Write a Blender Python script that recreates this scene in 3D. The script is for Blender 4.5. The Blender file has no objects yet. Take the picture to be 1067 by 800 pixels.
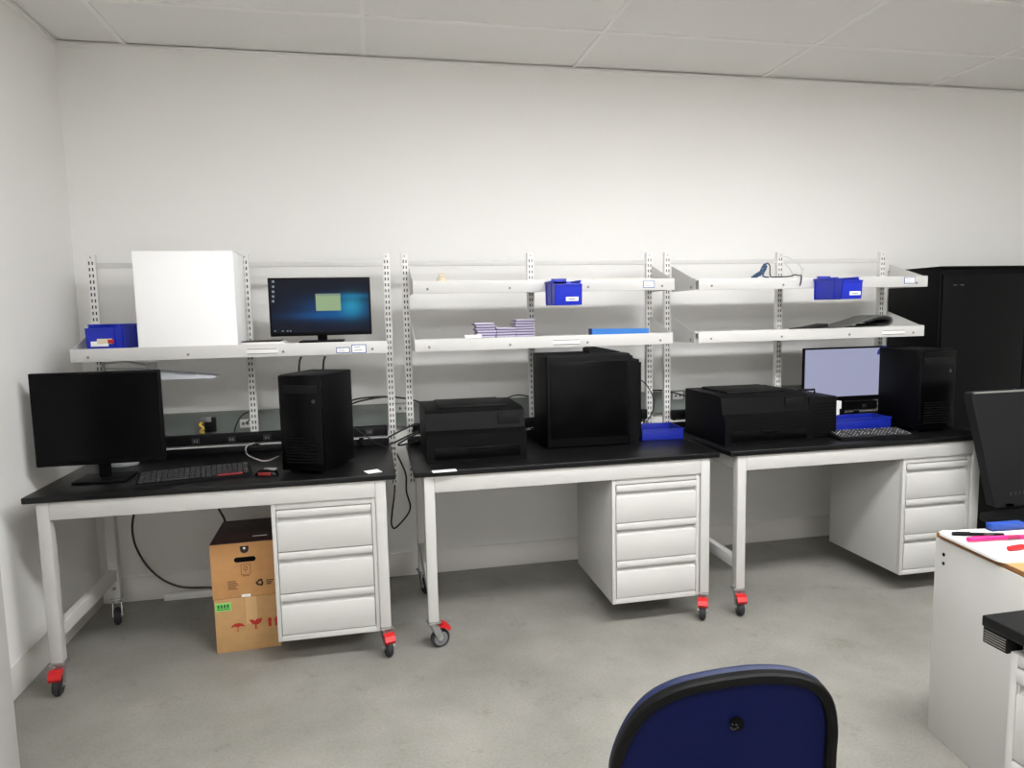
import bpy, bmesh, math, random
from math import sin, cos, pi, radians as R
from mathutils import Vector, Matrix
random.seed(7)
S = bpy.context.scene
COL = S.collection

# ------------------------------------------------------------------ camera
CX, CY, CZ = 1.4705, -4.0679, 1.5668
YAW, PIT, ROL, FPX = 0.1995, -0.1035, -0.0209, 715.27
FW = Vector((sin(YAW)*cos(PIT), cos(YAW)*cos(PIT), sin(PIT)))
R0 = Vector((cos(YAW), -sin(YAW), 0)); U0 = R0.cross(FW)
RR = R0*cos(ROL) + U0*sin(ROL); UU = -R0*sin(ROL) + U0*cos(ROL)
def at(u, v, y=None, z=None, x=None):
    """point of the room where the sight line through a photo pixel meets a plane"""
    o = Vector((CX, CY, CZ)); d = FW + RR*((u-533.5)/FPX) - UU*((v-400)/FPX)
    if y is not None: t = (y-o.y)/d.y
    elif z is not None: t = (z-o.z)/d.z
    else: t = (x-o.x)/d.x
    return o + d*t
cam = bpy.data.cameras.new('camera'); cam.sensor_width = 36; cam.lens = FPX/1067*36
cam.clip_start = .05
camo = bpy.data.objects.new('camera', cam); COL.objects.link(camo)
camo.matrix_world = Matrix(((RR.x, UU.x, -FW.x, CX), (RR.y, UU.y, -FW.y, CY), (RR.z, UU.z, -FW.z, CZ), (0, 0, 0, 1)))
S.camera = camo

# ------------------------------------------------------------------ materials
def lin(c):
    return tuple(((v/255)/12.92 if v/255 <= .04045 else ((v/255+.055)/1.055)**2.4) for v in c)
def mat(name, rgb, rough=.5, metal=0, spec=.5, noise=None, bump=None, emit=None, srgb=True):
    m = bpy.data.materials.new(name); m.use_nodes = True
    nt = m.node_tree; b = nt.nodes['Principled BSDF']
    c = lin(rgb) if srgb else rgb
    b.inputs['Base Color'].default_value = (*c, 1)
    b.inputs['Roughness'].default_value = rough
    b.inputs['Metallic'].default_value = metal
    b.inputs['Specular IOR Level'].default_value = spec
    tc = nt.nodes.new('ShaderNodeTexCoord')
    if noise:
        sc, amt = noise
        n = nt.nodes.new('ShaderNodeTexNoise'); n.inputs['Scale'].default_value = sc; n.inputs['Detail'].default_value = 5
        nt.links.new(tc.outputs['Object'], n.inputs['Vector'])
        r = nt.nodes.new('ShaderNodeMapRange'); r.inputs[1].default_value = .3; r.inputs[2].default_value = .7
        r.inputs[3].default_value = 1-amt; r.inputs[4].default_value = 1+amt
        nt.links.new(n.outputs['Fac'], r.inputs[0])
        mx = nt.nodes.new('ShaderNodeVectorMath'); mx.operation = 'SCALE'
        mx.inputs[0].default_value = c; nt.links.new(r.outputs[0], mx.inputs['Scale'])
        nt.links.new(mx.outputs[0], b.inputs['Base Color'])
    if bump:
        sc, st = bump
        n = nt.nodes.new('ShaderNodeTexNoise'); n.inputs['Scale'].default_value = sc
        nt.links.new(tc.outputs['Object'], n.inputs['Vector'])
        bp = nt.nodes.new('ShaderNodeBump'); bp.inputs['Strength'].default_value = st; bp.inputs['Distance'].default_value = .002
        nt.links.new(n.outputs['Fac'], bp.inputs['Height']); nt.links.new(bp.outputs[0], b.inputs['Normal'])
    if emit:
        b.inputs['Emission Color'].default_value = (*lin(emit[0]), 1); b.inputs['Emission Strength'].default_value = emit[1]
    return m

M = {}
M['wall'] = mat('wall_paint', (236, 235, 232), .75, noise=(1.2, .012), bump=(180, .12))
M['base'] = mat('baseboard_vinyl', (214, 211, 206), .5)
M['tile'] = mat('ceiling_tile', (232, 231, 228), .9, noise=(260, .03), bump=(300, .3))
M['tbar'] = mat('ceiling_bar', (236, 235, 232), .5)
M['white'] = mat('white_powder_coat', (189, 188, 184), .38, noise=(3, .01))
M['shelfw'] = mat('shelf_white', (202, 201, 198), .4, noise=(3, .01))
M['seam'] = mat('seam_grey', (120, 118, 114), .6)
M['top'] = mat('black_epoxy', (14, 14, 15), .34, noise=(14, .15), spec=.28)
M['blk'] = mat('black_plastic', (4, 4, 5), .5, spec=.14, bump=(400, .1))
M['blk2'] = mat('black_matt', (9, 9, 10), .55, spec=.2, noise=(8, .1))
M['glossblk'] = mat('gloss_black', (3, 3, 4), .25, spec=.14)
M['rubber'] = mat('dark_rubber', (38, 38, 40), .7)
M['grey_tyre'] = mat('grey_tyre', (105, 106, 108), .55)
M['chrome'] = mat('zinc', (190, 190, 190), .3, metal=.9)
M['red'] = mat('red_plastic', (190, 22, 26), .4)
M['redlabel'] = mat('dull_red_label', (120, 22, 26), .6)
M['blue'] = mat('blue_polypropylene', (17, 40, 178), .35, noise=(6, .05))
M['bluein'] = mat('blue_tray_plastic', (17, 34, 140), .4)
M['race'] = mat('raceway_grey', (128, 134, 130), .5, noise=(2, .03))
M['plate'] = mat('outlet_white', (228, 227, 224), .4)
M['cab'] = mat('black_cabinet_steel', (7, 7, 8), .5, spec=.14, bump=(350, .12))
M['card'] = mat('cardboard', (193, 143, 91), .85, noise=(25, .06), bump=(60, .1))
M['card2'] = mat('cardboard_pale', (187, 147, 98), .85, noise=(25, .06), bump=(60, .1))
M['dkbrown'] = mat('dark_brown_board', (62, 36, 30), .6)
M['ink'] = mat('black_ink', (32, 24, 20), .7)
M['inkbrown'] = mat('brown_ink', (108, 70, 42), .8)
M['inkred'] = mat('red_ink', (176, 48, 34), .8)
M['green'] = mat('green_sticker', (128, 210, 110), .6)
M['greenink'] = mat('green_ink', (46, 116, 50), .7)
M['tape'] = mat('packing_tape', (202, 164, 116), .3)
M['paper'] = mat('white_paper', (243, 243, 240), .7)
M['carton'] = mat('white_carton', (252, 252, 252), .6, noise=(9, .01))
M['cardblue'] = mat('blue_border', (52, 84, 150), .6)
M['inkgrey'] = mat('grey_ink', (120, 124, 132), .7)
M['lav'] = mat('lavender_plastic', (192, 186, 206), .4)
M['purple'] = mat('dark_purple_plastic', (84, 68, 110), .5)
M['sky'] = mat('light_blue_card', (46, 112, 186), .45)
M['navy'] = mat('navy_edge', (24, 44, 96), .5)
M['tan'] = mat('tan_board', (216, 206, 178), .8)
M['beige'] = mat('beige_tape', (225, 214, 186), .5)
M['mattgrey'] = mat('grey_mat', (96, 97, 93), .8, noise=(60, .08))
M['matdark'] = mat('black_mat_underside', (26, 25, 24), .85)
M['bluecable'] = mat('blue_cable', (34, 70, 104), .5)
M['cable'] = mat('black_cable', (18, 18, 19), .5)
M['wcable'] = mat('white_cable', (206, 205, 202), .5)
M['yellow'] = mat('yellow_cable', (206, 170, 60), .5)
M['silver'] = mat('silver_and_glint', (140, 140, 140), .4, metal=.5)  # real silver parts; also the painted lip reflection and mouse highlight
M['lamp'] = mat('lamp_silver', (200, 204, 208), .4, metal=.2)
M['chairblue'] = mat('navy_vinyl', (4, 12, 56), .55, spec=.12, bump=(220, .15))
M['chairedge'] = mat('navy_cushion', (24, 32, 62), .5, spec=.3)
M['charrim'] = mat('black_trim', (5, 5, 5), .5, spec=.15)
M['seatgrey'] = mat('charcoal_mesh', (26, 26, 28), .7, spec=.25, bump=(500, .3))
M['wood'] = mat('plywood', (164, 126, 80), .55, noise=(5, .08))
M['woodedge'] = mat('plywood_edge', (128, 88, 50), .7, noise=(40, .12))
M['board'] = mat('white_laminate', (222, 221, 218), .25)
M['pink'] = mat('pink_plastic', (206, 24, 108), .35)
M['magenta'] = mat('magenta_label', (140, 14, 70), .4)
M['blueeras'] = mat('blue_eraser', (22, 62, 142), .5)
M['hole'] = mat('black_hole', (8, 8, 8), .9, spec=.1)

def slot_material():
    m = bpy.data.materials.new('slotted_upright'); m.use_nodes = True
    nt = m.node_tree; b = nt.nodes['Principled BSDF']; b.inputs['Roughness'].default_value = .4
    tc = nt.nodes.new('ShaderNodeTexCoord'); sx = nt.nodes.new('ShaderNodeSeparateXYZ')
    nt.links.new(tc.outputs['Object'], sx.inputs[0])
    def mth(op, a, bb=None):
        n = nt.nodes.new('ShaderNodeMath'); n.operation = op
        for i, v in enumerate((a, bb)):
            if v is None: continue
            if isinstance(v, (int, float)): n.inputs[i].default_value = v
            else: nt.links.new(v, n.inputs[i])
        return n.outputs[0]
    fz = mth('FRACT', mth('DIVIDE', sx.outputs['Z'], .0312))
    inz = mth('LESS_THAN', mth('ABSOLUTE', mth('SUBTRACT', fz, .5)), .27)
    inx = mth('LESS_THAN', mth('ABSOLUTE', mth('SUBTRACT', mth('ABSOLUTE', sx.outputs['X']), .0075)), .0032)
    lim = mth('LESS_THAN', sx.outputs['Z'], 1.868)
    fac = mth('MULTIPLY', mth('MULTIPLY', inz, inx), lim)
    mx = nt.nodes.new('ShaderNodeMix'); mx.data_type = 'RGBA'
    mx.inputs[6].default_value = (*lin((222, 221, 218)), 1); mx.inputs[7].default_value = (*lin((42, 41, 40)), 1)
    nt.links.new(fac, mx.inputs[0]); nt.links.new(mx.outputs[2], b.inputs['Base Color'])
    return m
M['slot'] = slot_material()

def floor_material():
    m = bpy.data.materials.new('concrete_floor'); m.use_nodes = True
    nt = m.node_tree; b = nt.nodes['Principled BSDF']
    tc = nt.nodes.new('ShaderNodeTexCoord')
    def noise(sc, det, rough=.55):
        n = nt.nodes.new('ShaderNodeTexNoise'); n.inputs['Scale'].default_value = sc
        n.inputs['Detail'].default_value = det; n.inputs['Roughness'].default_value = rough
        nt.links.new(tc.outputs['Object'], n.inputs['Vector']); return n
    def ramp(n, stops):
        r = nt.nodes.new('ShaderNodeValToRGB'); r.color_ramp.elements.remove(r.color_ramp.elements[1])
        for i, (p, c) in enumerate(stops):
            e = r.color_ramp.elements[0] if i == 0 else r.color_ramp.elements.new(p)
            e.position = p; e.color = (*lin(c), 1)
        nt.links.new(n.outputs['Fac'], r.inputs[0]); return r
    a = ramp(noise(2.2, 8, .6), [(.3, (123, 121, 114)), (.5, (134, 132, 125)), (.7, (146, 143, 136))])
    f = ramp(noise(90, 4, .7), [(.3, (150, 150, 150)), (.5, (188, 188, 188)), (.7, (214, 214, 214))])
    mx = nt.nodes.new('ShaderNodeMix'); mx.data_type = 'RGBA'; mx.blend_type = 'OVERLAY'; mx.inputs[0].default_value = .35
    nt.links.new(a.outputs[0], mx.inputs[6]); nt.links.new(f.outputs[0], mx.inputs[7])
    # scattered dark scuffs
    s = ramp(noise(5.5, 6, .75), [(.0, (255, 255, 255)), (.58, (255, 255, 255)), (.74, (196, 192, 186))])
    m2 = nt.nodes.new('ShaderNodeMix'); m2.data_type = 'RGBA'; m2.blend_type = 'MULTIPLY'; m2.inputs[0].default_value = .7
    nt.links.new(mx.outputs[2], m2.inputs[6]); nt.links.new(s.outputs[0], m2.inputs[7])
    nt.links.new(m2.outputs[2], b.inputs['Base Color'])
    b.inputs['Roughness'].default_value = .55; b.inputs['Specular IOR Level'].default_value = .35
    return m
M['floor'] = floor_material()

def screen_material():
    """dark desktop with a blue glow at the right, in the screen's own coordinates (x, z from its centre)"""
    m = bpy.data.materials.new('lit_desktop_screen'); m.use_nodes = True
    nt = m.node_tree; b = nt.nodes['Principled BSDF']
    b.inputs['Base Color'].default_value = (.002, .002, .004, 1); b.inputs['Roughness'].default_value = .35; b.inputs['Specular IOR Level'].default_value = .12
    tc = nt.nodes.new('ShaderNodeTexCoord'); sx = nt.nodes.new('ShaderNodeSeparateXYZ')
    nt.links.new(tc.outputs['Object'], sx.inputs[0])
    def mth(op, a, bb=None):
        n = nt.nodes.new('ShaderNodeMath'); n.operation = op
        for i, v in enumerate((a, bb)):
            if v is None: continue
            if isinstance(v, (int, float)): n.inputs[i].default_value = v
            else: nt.links.new(v, n.inputs[i])
        return n.outputs[0]
    X, Z = sx.outputs['X'], sx.outputs['Z']
    def gauss(cx, cz, wx, wz):
        dx = mth('DIVIDE', mth('SUBTRACT', X, cx), wx); dz = mth('DIVIDE', mth('SUBTRACT', Z, cz), wz)
        q = mth('ADD', mth('MULTIPLY', dx, dx), mth('MULTIPLY', dz, dz))
        return mth('EXPONENT', mth('MULTIPLY', q, -1))
    def scaled(g, c):
        v = nt.nodes.new('ShaderNodeVectorMath'); v.operation = 'SCALE'
        v.inputs[0].default_value = c; nt.links.new(g, v.inputs['Scale']); return v.outputs[0]
    def add(a, c):
        v = nt.nodes.new('ShaderNodeVectorMath'); v.operation = 'ADD'
        nt.links.new(a, v.inputs[0]); nt.links.new(c, v.inputs[1]); return v.outputs[0]
    e = add(scaled(gauss(.10, -.01, .17, .055), (.0, .055, .19)), scaled(gauss(.155, 0, .055, .05), (.01, .20, .24)))
    e = add(e, scaled(gauss(.0, -.045, .16, .02), (.0, .04, .13)))
    e = add(e, scaled(gauss(.16, .052, .09, .012), (.0, .09, .2)))
    e = add(e, scaled(gauss(0, 0, 2, 2), (.0035, .005, .012)))
    nt.links.new(e, b.inputs['Emission Color']); b.inputs['Emission Strength'].default_value = 1.0
    return m
M['screen'] = screen_material()
M['screen_lav'] = mat('lit_lavender_screen', (10, 10, 12), .35, emit=((168, 171, 200), .85))
M['win'] = mat('lit_green_window', (10, 10, 10), .4, emit=((150, 178, 132), .8))
M['winbar'] = mat('lit_window_bar', (10, 10, 10), .4, emit=((128, 150, 128), .8))
M['icon'] = mat('lit_icon', (10, 10, 10), .4, emit=((150, 165, 180), .7))
M['disc'] = mat('lit_blue_mark', (10, 10, 10), .4, emit=((36, 60, 140), .7))
M['lightlens'] = mat('light_diffuser', (240, 240, 240), .5)
LENS = M['lightlens'].node_tree.nodes['Principled BSDF']
LENS.inputs['Emission Color'].default_value = (.985, .985, 1.0, 1); LENS.inputs['Emission Strength'].default_value = 31.5

# ------------------------------------------------------------------ mesh helpers
class MB:
    def __init__(s): s.bm = bmesh.new(); s.mats = []
    def mi(s, m):
        if m not in s.mats: s.mats.append(m)
        return s.mats.index(m)
    def _paint(s, faces, m):
        i = s.mi(m)
        for f in faces: f.material_index = i
    def box(s, x0, y0, z0, x1, y1, z1, m='white', bev=0, seg=2, mtx=None):
        t = bmesh.new(); bmesh.ops.create_cube(t, size=1)
        bmesh.ops.scale(t, vec=(abs(x1-x0), abs(y1-y0), abs(z1-z0)), verts=t.verts)
        bmesh.ops.translate(t, vec=((x0+x1)/2, (y0+y1)/2, (z0+z1)/2), verts=t.verts)
        if bev: bmesh.ops.bevel(t, geom=t.edges[:], offset=bev, segments=seg, affect='EDGES', profile=.5)
        return s._merge(t, m, mtx)
    def _merge(s, t, m, mtx=None):
        if mtx is not None: bmesh.ops.transform(t, matrix=mtx, verts=t.verts)
        i = s.mi(m); vm = {}
        for v in t.verts: vm[v] = s.bm.verts.new(v.co)
        for f in t.faces:
            try: nf = s.bm.faces.new([vm[v] for v in f.verts]); nf.material_index = i
            except ValueError: pass
        t.free(); return s
    def cyl(s, p0, p1, r, m='blk', seg=20, r1=None, bev=0):
        p0, p1 = Vector(p0), Vector(p1); d = p1-p0
        t = bmesh.new(); bmesh.ops.create_cone(t, cap_ends=True, segments=seg, radius1=r, radius2=r if r1 is None else r1, depth=d.length)
        if bev:
            bmesh.ops.bevel(t, geom=[e for e in t.edges if len(e.link_faces) == 2 and any(len(f.verts) > 4 for f in e.link_faces)], offset=bev, segments=2, affect='EDGES')
        q = d.to_track_quat('Z', 'Y').to_matrix().to_4x4()
        return s._merge(t, m, Matrix.Translation((p0+p1)/2) @ q)
    def prism(s, pts, vec, m='white', mtx=None):
        """closed polygon (3-D points) swept along a vector"""
        t = bmesh.new(); vec = Vector(vec)
        a = [t.verts.new(Vector(p)) for p in pts]; b = [t.verts.new(Vector(p)+vec) for p in pts]
        n = len(a)
        t.faces.new(a[::-1]); t.faces.new(b)
        for i in range(n): t.faces.new((a[i], a[(i+1) % n], b[(i+1) % n], b[i]))
        bmesh.ops.recalc_face_normals(t, faces=t.faces[:])
        return s._merge(t, m, mtx)
    def quad(s, pts, m):
        vs = [s.bm.verts.new(Vector(p)) for p in pts]; f = s.bm.faces.new(vs); f.material_index = s.mi(m); return s
    def tube(s, pts, r, m='cable', seg=8, sub=6, smooth=True):
        P = [Vector(p) for p in pts]
        if smooth and len(P) > 2:
            Q = []; n = len(P)
            for i in range(n-1):
                a, b, c, d = P[max(i-1, 0)], P[i], P[i+1], P[min(i+2, n-1)]
                for k in range(sub):
                    t = k/sub
                    Q.append(.5*((2*b)+(c-a)*t+(2*a-5*b+4*c-d)*t*t+(3*b-a-3*c+d)*t**3))
            Q.append(P[-1]); P = Q
        t = bmesh.new(); rings = []; up = None
        for i, p in enumerate(P):
            d = (P[min(i+1, len(P)-1)]-P[max(i-1, 0)])
            d = d.normalized() if d.length > 1e-9 else Vector((0, 0, 1))
            if up is None: up = d.orthogonal().normalized()
            up = (up-d*up.dot(d)); up = up.normalized() if up.length > 1e-6 else d.orthogonal().normalized()
            w = d.cross(up)
            rings.append([t.verts.new(p+(up*cos(2*pi*k/seg)+w*sin(2*pi*k/seg))*r) for k in range(seg)])
        for a, b in zip(rings, rings[1:]):
            for k in range(seg): t.faces.new((a[k], a[(k+1) % seg], b[(k+1) % seg], b[k]))
        t.faces.new(rings[0][::-1]); t.faces.new(rings[-1])
        bmesh.ops.recalc_face_normals(t, faces=t.faces[:])
        return s._merge(t, m)
    def build(s, name, parent=None, loc=(0, 0, 0), rot=(0, 0, 0)):
        me = bpy.data.meshes.new(name)
        bmesh.ops.recalc_face_normals(s.bm, faces=s.bm.faces[:])
        s.bm.to_mesh(me); s.bm.free()
        for m in s.mats: me.materials.append(M[m])
        for p in me.polygons: p.use_smooth = True
        me.set_sharp_from_angle(angle=R(32))
        o = bpy.data.objects.new(name, me); COL.objects.link(o)
        o.location = loc; o.rotation_euler = rot
        if parent: o.parent = parent
        return o
def tag(o, label, cat, group=None):
    o['label'] = label; o['category'] = cat
    if group: o['group'] = group
    return o
def thing(name, label, cat, loc=(0, 0, 0), rz=0, group=None):
    o = bpy.data.objects.new(name, None); COL.objects.link(o)
    o.location = loc; o.rotation_euler = (0, 0, rz); o.empty_display_size = .1
    return tag(o, label, cat, group)
def struct(o): o['kind'] = 'structure'; return o
def offs(pts, o): return [Vector(p)-Vector(o) for p in pts]

# ------------------------------------------------------------------ room shell
XL, XR, YB, H = -.06, 7.6, -6.4, 2.995
mb = MB(); mb.box(XL-.1, YB-.1, -.1, XR+.1, .1, 0, 'floor'); struct(mb.build('floor'))
mb = MB(); mb.box(XL-.1, 0, 0, XR+.1, .1, H, 'wall'); struct(mb.build('wall_back'))
mb = MB(); mb.box(XL-.1, YB, 0, XL, 0, H, 'wall'); struct(mb.build('wall_left'))
mb = MB(); mb.box(XR, YB, 0, XR+.1, 0, H, 'wall'); struct(mb.build('wall_right'))
mb = MB(); mb.box(XL-.1, YB-.1, 0, XR+.1, YB, H, 'wall'); struct(mb.build('wall_rear'))
def baseboard(name, x0, y0, x1, y1):
    mb = MB(); mb.box(x0, y0, 0, x1, y1, .145, 'base', .003); struct(mb.build(name))
baseboard('baseboard_back', XL+.008, -.008, 4.87, 0)
baseboard('baseboard_left', XL, -1.55, XL+.008, 0)
# suspended ceiling: 0.61 x 1.22 m tiles between bars
TX0, TY0, T = .2695, -.532, 1.2192
mb = MB(); mb.box(XL-.1, YB-.1, H+.006, XR+.1, .1, H+.1, 'tile')
for i in range(-1, 7):
    x = TX0+i*T
    if XL < x < XR: mb.box(x-.012, YB, H-.001, x+.012, 0, H+.007, 'tbar')
for k in range(0, 10):
    y = TY0-k*T/2
    if y > YB: mb.box(XL, y-.012, H-.0015, XR, y+.012, H+.007, 'tbar')
struct(mb.build('ceiling'))
mb = MB()
mb.prism([(XL, -.022, H-.002), (XL, 0, H-.002), (XL, 0, H-.024), (XL, -.003, H-.024), (XL, -.003, H-.005), (XL, -.022, H-.005)], (XR-XL, 0, 0), 'tbar')
struct(mb.build('trim_1'))
mb = MB()
mb.prism([(XL, YB, H-.002), (XL+.022, YB, H-.002), (XL+.022, YB, H-.005), (XL+.003, YB, H-.005), (XL+.003, YB, H-.024), (XL, YB, H-.024)], (0, -YB-.03, 0), 'tbar')
struct(mb.build('trim_2'))
# ceiling troffers (behind the field of view); rear row is added fill and bounce light
LY = [TY0-3.5*T/2, TY0-6.5*T/2]
names = iter(['recessed white ceiling light nearest the left bench', 'recessed white ceiling light facing the middle bench', 'recessed white ceiling light nearest the black cabinet',
              'recessed white fill light added out of view at the rear on the left', 'recessed white fill light added out of view at the rear on the right'])
for y, ii in zip(LY, ((1, 2, 3), (0, 2))):
    for i in ii:
        x = TX0+(i+.5)*T
        t = thing('ceiling_light', next(names), 'ceiling light', (x, y, H))
        mb = MB()
        for a in ((-.58, -.285, .58, -.26), (-.58, .26, .58, .285), (-.58, -.26, -.555, .26), (.555, -.26, .58, .26)):
            mb.box(a[0], a[1], -.012, a[2], a[3], .004, 'tbar')
        mb.build('frame', t)
        mb = MB(); mb.box(-.553, -.258, -.008, .553, .258, .002, 'lightlens'); mb.build('diffuser', t)

# ------------------------------------------------------------------ workbenches
BW, BD, ZT0, ZT1 = 1.508, .748, .830, .856       # y local: 0 front edge .. BD back edge
def caster(parent, x, y, yaw, brake, grey=False):
    mb = MB()
    mb.box(-.03, -.03, .126, .03, .03, .134, 'chrome', .002)
    mb.cyl((0, 0, .112), (0, 0, .127), .021, 'chrome')
    for sx in (-1, 1):
        mb.prism([(sx*.019, -.020, .113), (sx*.019, .018, .113), (sx*.019, -.016, .040), (sx*.019, -.032, .034), (sx*.019, -.042, .050)], (sx*.003, 0, 0), 'chrome')
    mb.box(-.022, -.02, .108, .022, .02, .114, 'chrome', .002)
    mb.cyl((-.026, -.030, .045), (.026, -.030, .045), .006, 'chrome', 12)
    c = mb.build('caster', parent, (x, y, 0), (0, 0, yaw))
    mb = MB()
    mb.cyl((-.014, -.030, .045), (.014, -.030, .045), .045, 'rubber', 32, bev=.006)
    mb.cyl((-.0155, -.030, .045), (.0155, -.030, .045), .033, 'grey_tyre' if grey else 'rubber', 28)
    mb.cyl((-.0165, -.030, .045), (.0165, -.030, .045), .012, 'chrome', 16)
    mb.build('wheel', c)
    if brake:
        mb = MB()
        mb.prism([(-.024, -.022, .104), (-.024, -.040, .118), (-.024, -.066, .110), (-.024, -.078, .090), (-.024, -.070, .076), (-.024, -.050, .094)], (.048, 0, 0), 'red')
        mb.build('brake_pedal', c)
    return c
def pedestal(parent, x0, x1, yf, yb, z0, z1, mtx_rot=0, loc=(0, 0, 0)):
    """three-drawer steel pedestal; front face looks to -y"""
    f = .018
    mb = MB()
    mb.box(x0, yf+.022, z0, x1, yb, z1, 'white', .002)
    mb.box(x0, yf, z0, x0+f, yf+.022, z1, 'white', .0015); mb.box(x1-f, yf, z0, x1, yf+.022, z1, 'white', .0015)
    mb.box(x0+f, yf, z0, x1-f, yf+.022, z0+.026, 'white', .0015); mb.box(x0+f, yf, z1-.026, x1-f, yf+.022, z1, 'white', .0015)
    mb.box(x0+f, yf+.0195, z0+.026, x1-f, yf+.022, z1-.026, 'seam')
    p = mb.build('drawer_pedestal', parent, loc, (0, 0, mtx_rot))
    a, b = z0+.028, z1-.028; h = (b-a)/3
    for k in range(3):
        za = a+k*h+.002; zb = a+(k+1)*h-.002; X0 = x0+f+.003
        mb = MB()
        mb.prism([(X0, yf+.019, za), (X0, yf, za), (X0, yf-.002, za+.004), (X0, yf-.002, zb-.062), (X0, yf+.001, zb-.056), (X0, yf+.013, zb-.050),
                  (X0, yf+.016, zb-.046), (X0, yf+.016, zb-.034), (X0, yf+.004, zb-.031), (X0, yf-.004, zb-.031), (X0, yf-.006, zb-.027), (X0, yf-.006, zb-.006), (X0, yf-.003, zb), (X0, yf+.019, zb)],
                 (x1-x0-2*f-.006, 0, 0), 'white')
        # end returns that close the finger groove
        for xx in (X0, x1-f-.003-.004):
            mb.box(xx, yf+.001, zb-.056, xx+.004, yf+.016, zb-.030, 'white')
        mb.build('drawer', p)
    return p
def bench(label, b, px0, px1, cast, zlo, BW=1.508):
    t = thing('workbench', label, 'workbench', (b, -.989, 0), 0, 'black topped lab workbenches along the wall')
    mb = MB(); mb.box(0, 0, ZT0, BW, BD, ZT1, 'top', .004, 3); mb.build('worktop', t)
    L, w = .046, .048
    mb = MB()
    mb.box(L+w, .012, .752, BW-L-w, .012+w, ZT0, 'white', .003)
    mb.box(L+w, BD-.008-w, .752, BW-L-w, BD-.008, ZT0, 'white', .003)
    mb.box(L+.004, .012+w, .752, L+w-.004, BD-.008-w, ZT0, 'white', .003); mb.box(BW-L-w+.004, .012+w, .752, BW-L-.004, BD-.008-w, ZT0, 'white', .003)
    mb.build('frame', t)
    for x in (L, BW-L-w):
        for y in (.012, BD-.008-w):
            mb = MB(); mb.box(x, y, .135, x+w, y+w, ZT0, 'white', .004)
            if y > .3: mb.cyl((x+w/2, y-.003, .19), (x+w/2, y+.001, .19), .009, 'seam', 12)
            mb.build('leg', t)
        mb = MB(); mb.box(x+.006, .012+w, .232, x+w-.006, BD-.008-w, .292, 'white', .003); mb.build('stretcher', t)
    pedestal(t, px0-b, px1-b, .022, .605, zlo, .750)
    i = 0
    for y in (.012+w/2, BD-.008-w/2):
        for x in (L+w/2, BW-L-w/2):
            caster(t, x, y, cast[i][0], cast[i][1], cast[i][2]); i += 1
    # raised curb along the back of the top
    mb = MB(); mb.box(0.01, BD-.022, ZT1, BW-.01, BD-.002, ZT1+.036, 'top', .002); mb.build('back_curb', t)
    return t
B1, B2, B3 = .042, 1.630, 3.197
bench('white framed lab workbench with black top at the left wall, two cartons under it', B1, 1.004, 1.455, [(R(5), True, False), (R(14), True, False), (R(15), False, False), (R(0), False, False)], .118)
bench('middle lab workbench with white frame and black top, a blue tray on its right end', B2, 2.582, 3.041, [(R(105), True, True), (R(-25), True, True), (R(20), False, False), (R(0), False, False)], .122)
bench('lab workbench with black top beside the tall black cabinet, lavender screen on it', B3, 4.212, 4.632, [(R(-12), True, False), (R(10), True, False), (R(0), False, False), (R(0), False, False)], .110, 1.536)

# ------------------------------------------------------------------ shelf racks
YU = -.2225                                   # uprights' centre, just behind the bench tops
YF = -.548                                    # front of the shelf lips
def lip_card(parent, x0, x1, z0, z1, rows, name='label_card'):
    mb = MB(); y = YF-.0004
    mb.box(x0, y-.0012, z0, x1, y, z1, 'cardblue')
    b = .004
    mb.box(x0+b, y-.0018, z0+b, x1-b, y-.0011, z1-b, 'paper')
    h = (z1-z0-2*b)
    for k in range(rows):
        zz = z0+b+h*(k+.7)/(rows+.4); w = (x1-x0-2*b)
        mb.box(x0+b+w*.12, y-.0021, zz-h*.05, x0+b+w*(.55+.3*random.random()), y-.0017, zz+h*.05, 'inkgrey')
    mb.build(name, parent)
def shelf(parent, x0, x1, z, plate=None, cards=(), bl=None):
    """tray shelf with a deep front lip, held by a tapering bracket at each end; z = top of the lip"""
    zb = z-.062
    mb = MB()
    mb.box(x0+.004 if bl is None else bl+.003, YF+.003, z-.010, x1-.004, YU-.022, z-.006, 'shelfw', .001)
    mb.box(x0, YF, zb, x1, YF+.003, z, 'shelfw', .0012)
    mb.box(x0+.004 if bl is None else bl+.003, YF+.003, zb, x1-.004, YF+.02, zb+.003, 'shelfw')
    mb.box(x0+.004, YU-.026, z-.05, x1-.004, YU-.022, z-.006, 'shelfw')
    mb.build('shelf_board', parent)
    w = x1-x0
    for fx in (.052, .352, .652, .948):
        o = MB(); o.cyl((x0+w*fx, YF-.002, z-.040), (x0+w*fx, YF+.001, z-.040), .0065, 'seam', 12)
        o.build('screw_head', parent)
    for x in ((x0+.001) if bl is None else bl, x1-.004):
        mb = MB()
        mb.prism([(x, YU-.018, z+.085), (x, YU-.028, z+.085), (x, YF+.035, z+.004), (x, YF+.004, z+.002), (x, YF+.004, zb), (x, YU-.018, zb)], (.003, 0, 0), 'shelfw')
        mb.cyl((x-.002, YF+.05, z-.045), (x+.005, YF+.05, z-.045), .008, 'seam', 10)
        mb.build('bracket', parent)
    if plate:
        a, b = plate
        mb = MB(); mb.box(a, YF-.0016, zb+.012, b, YF-.0002, zb+.042, 'plate', .0005)
        mb.box(a+.002, YF-.0022, zb+.0135, b-.002, YF-.0012, zb+.0175, 'seam')
        mb.box(a+.002, YF-.0022, zb+.0365, b-.002, YF-.0012, zb+.0405, 'seam')
        mb.build('name_plate', parent)
    for c in cards: lip_card(parent, *c)
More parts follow.
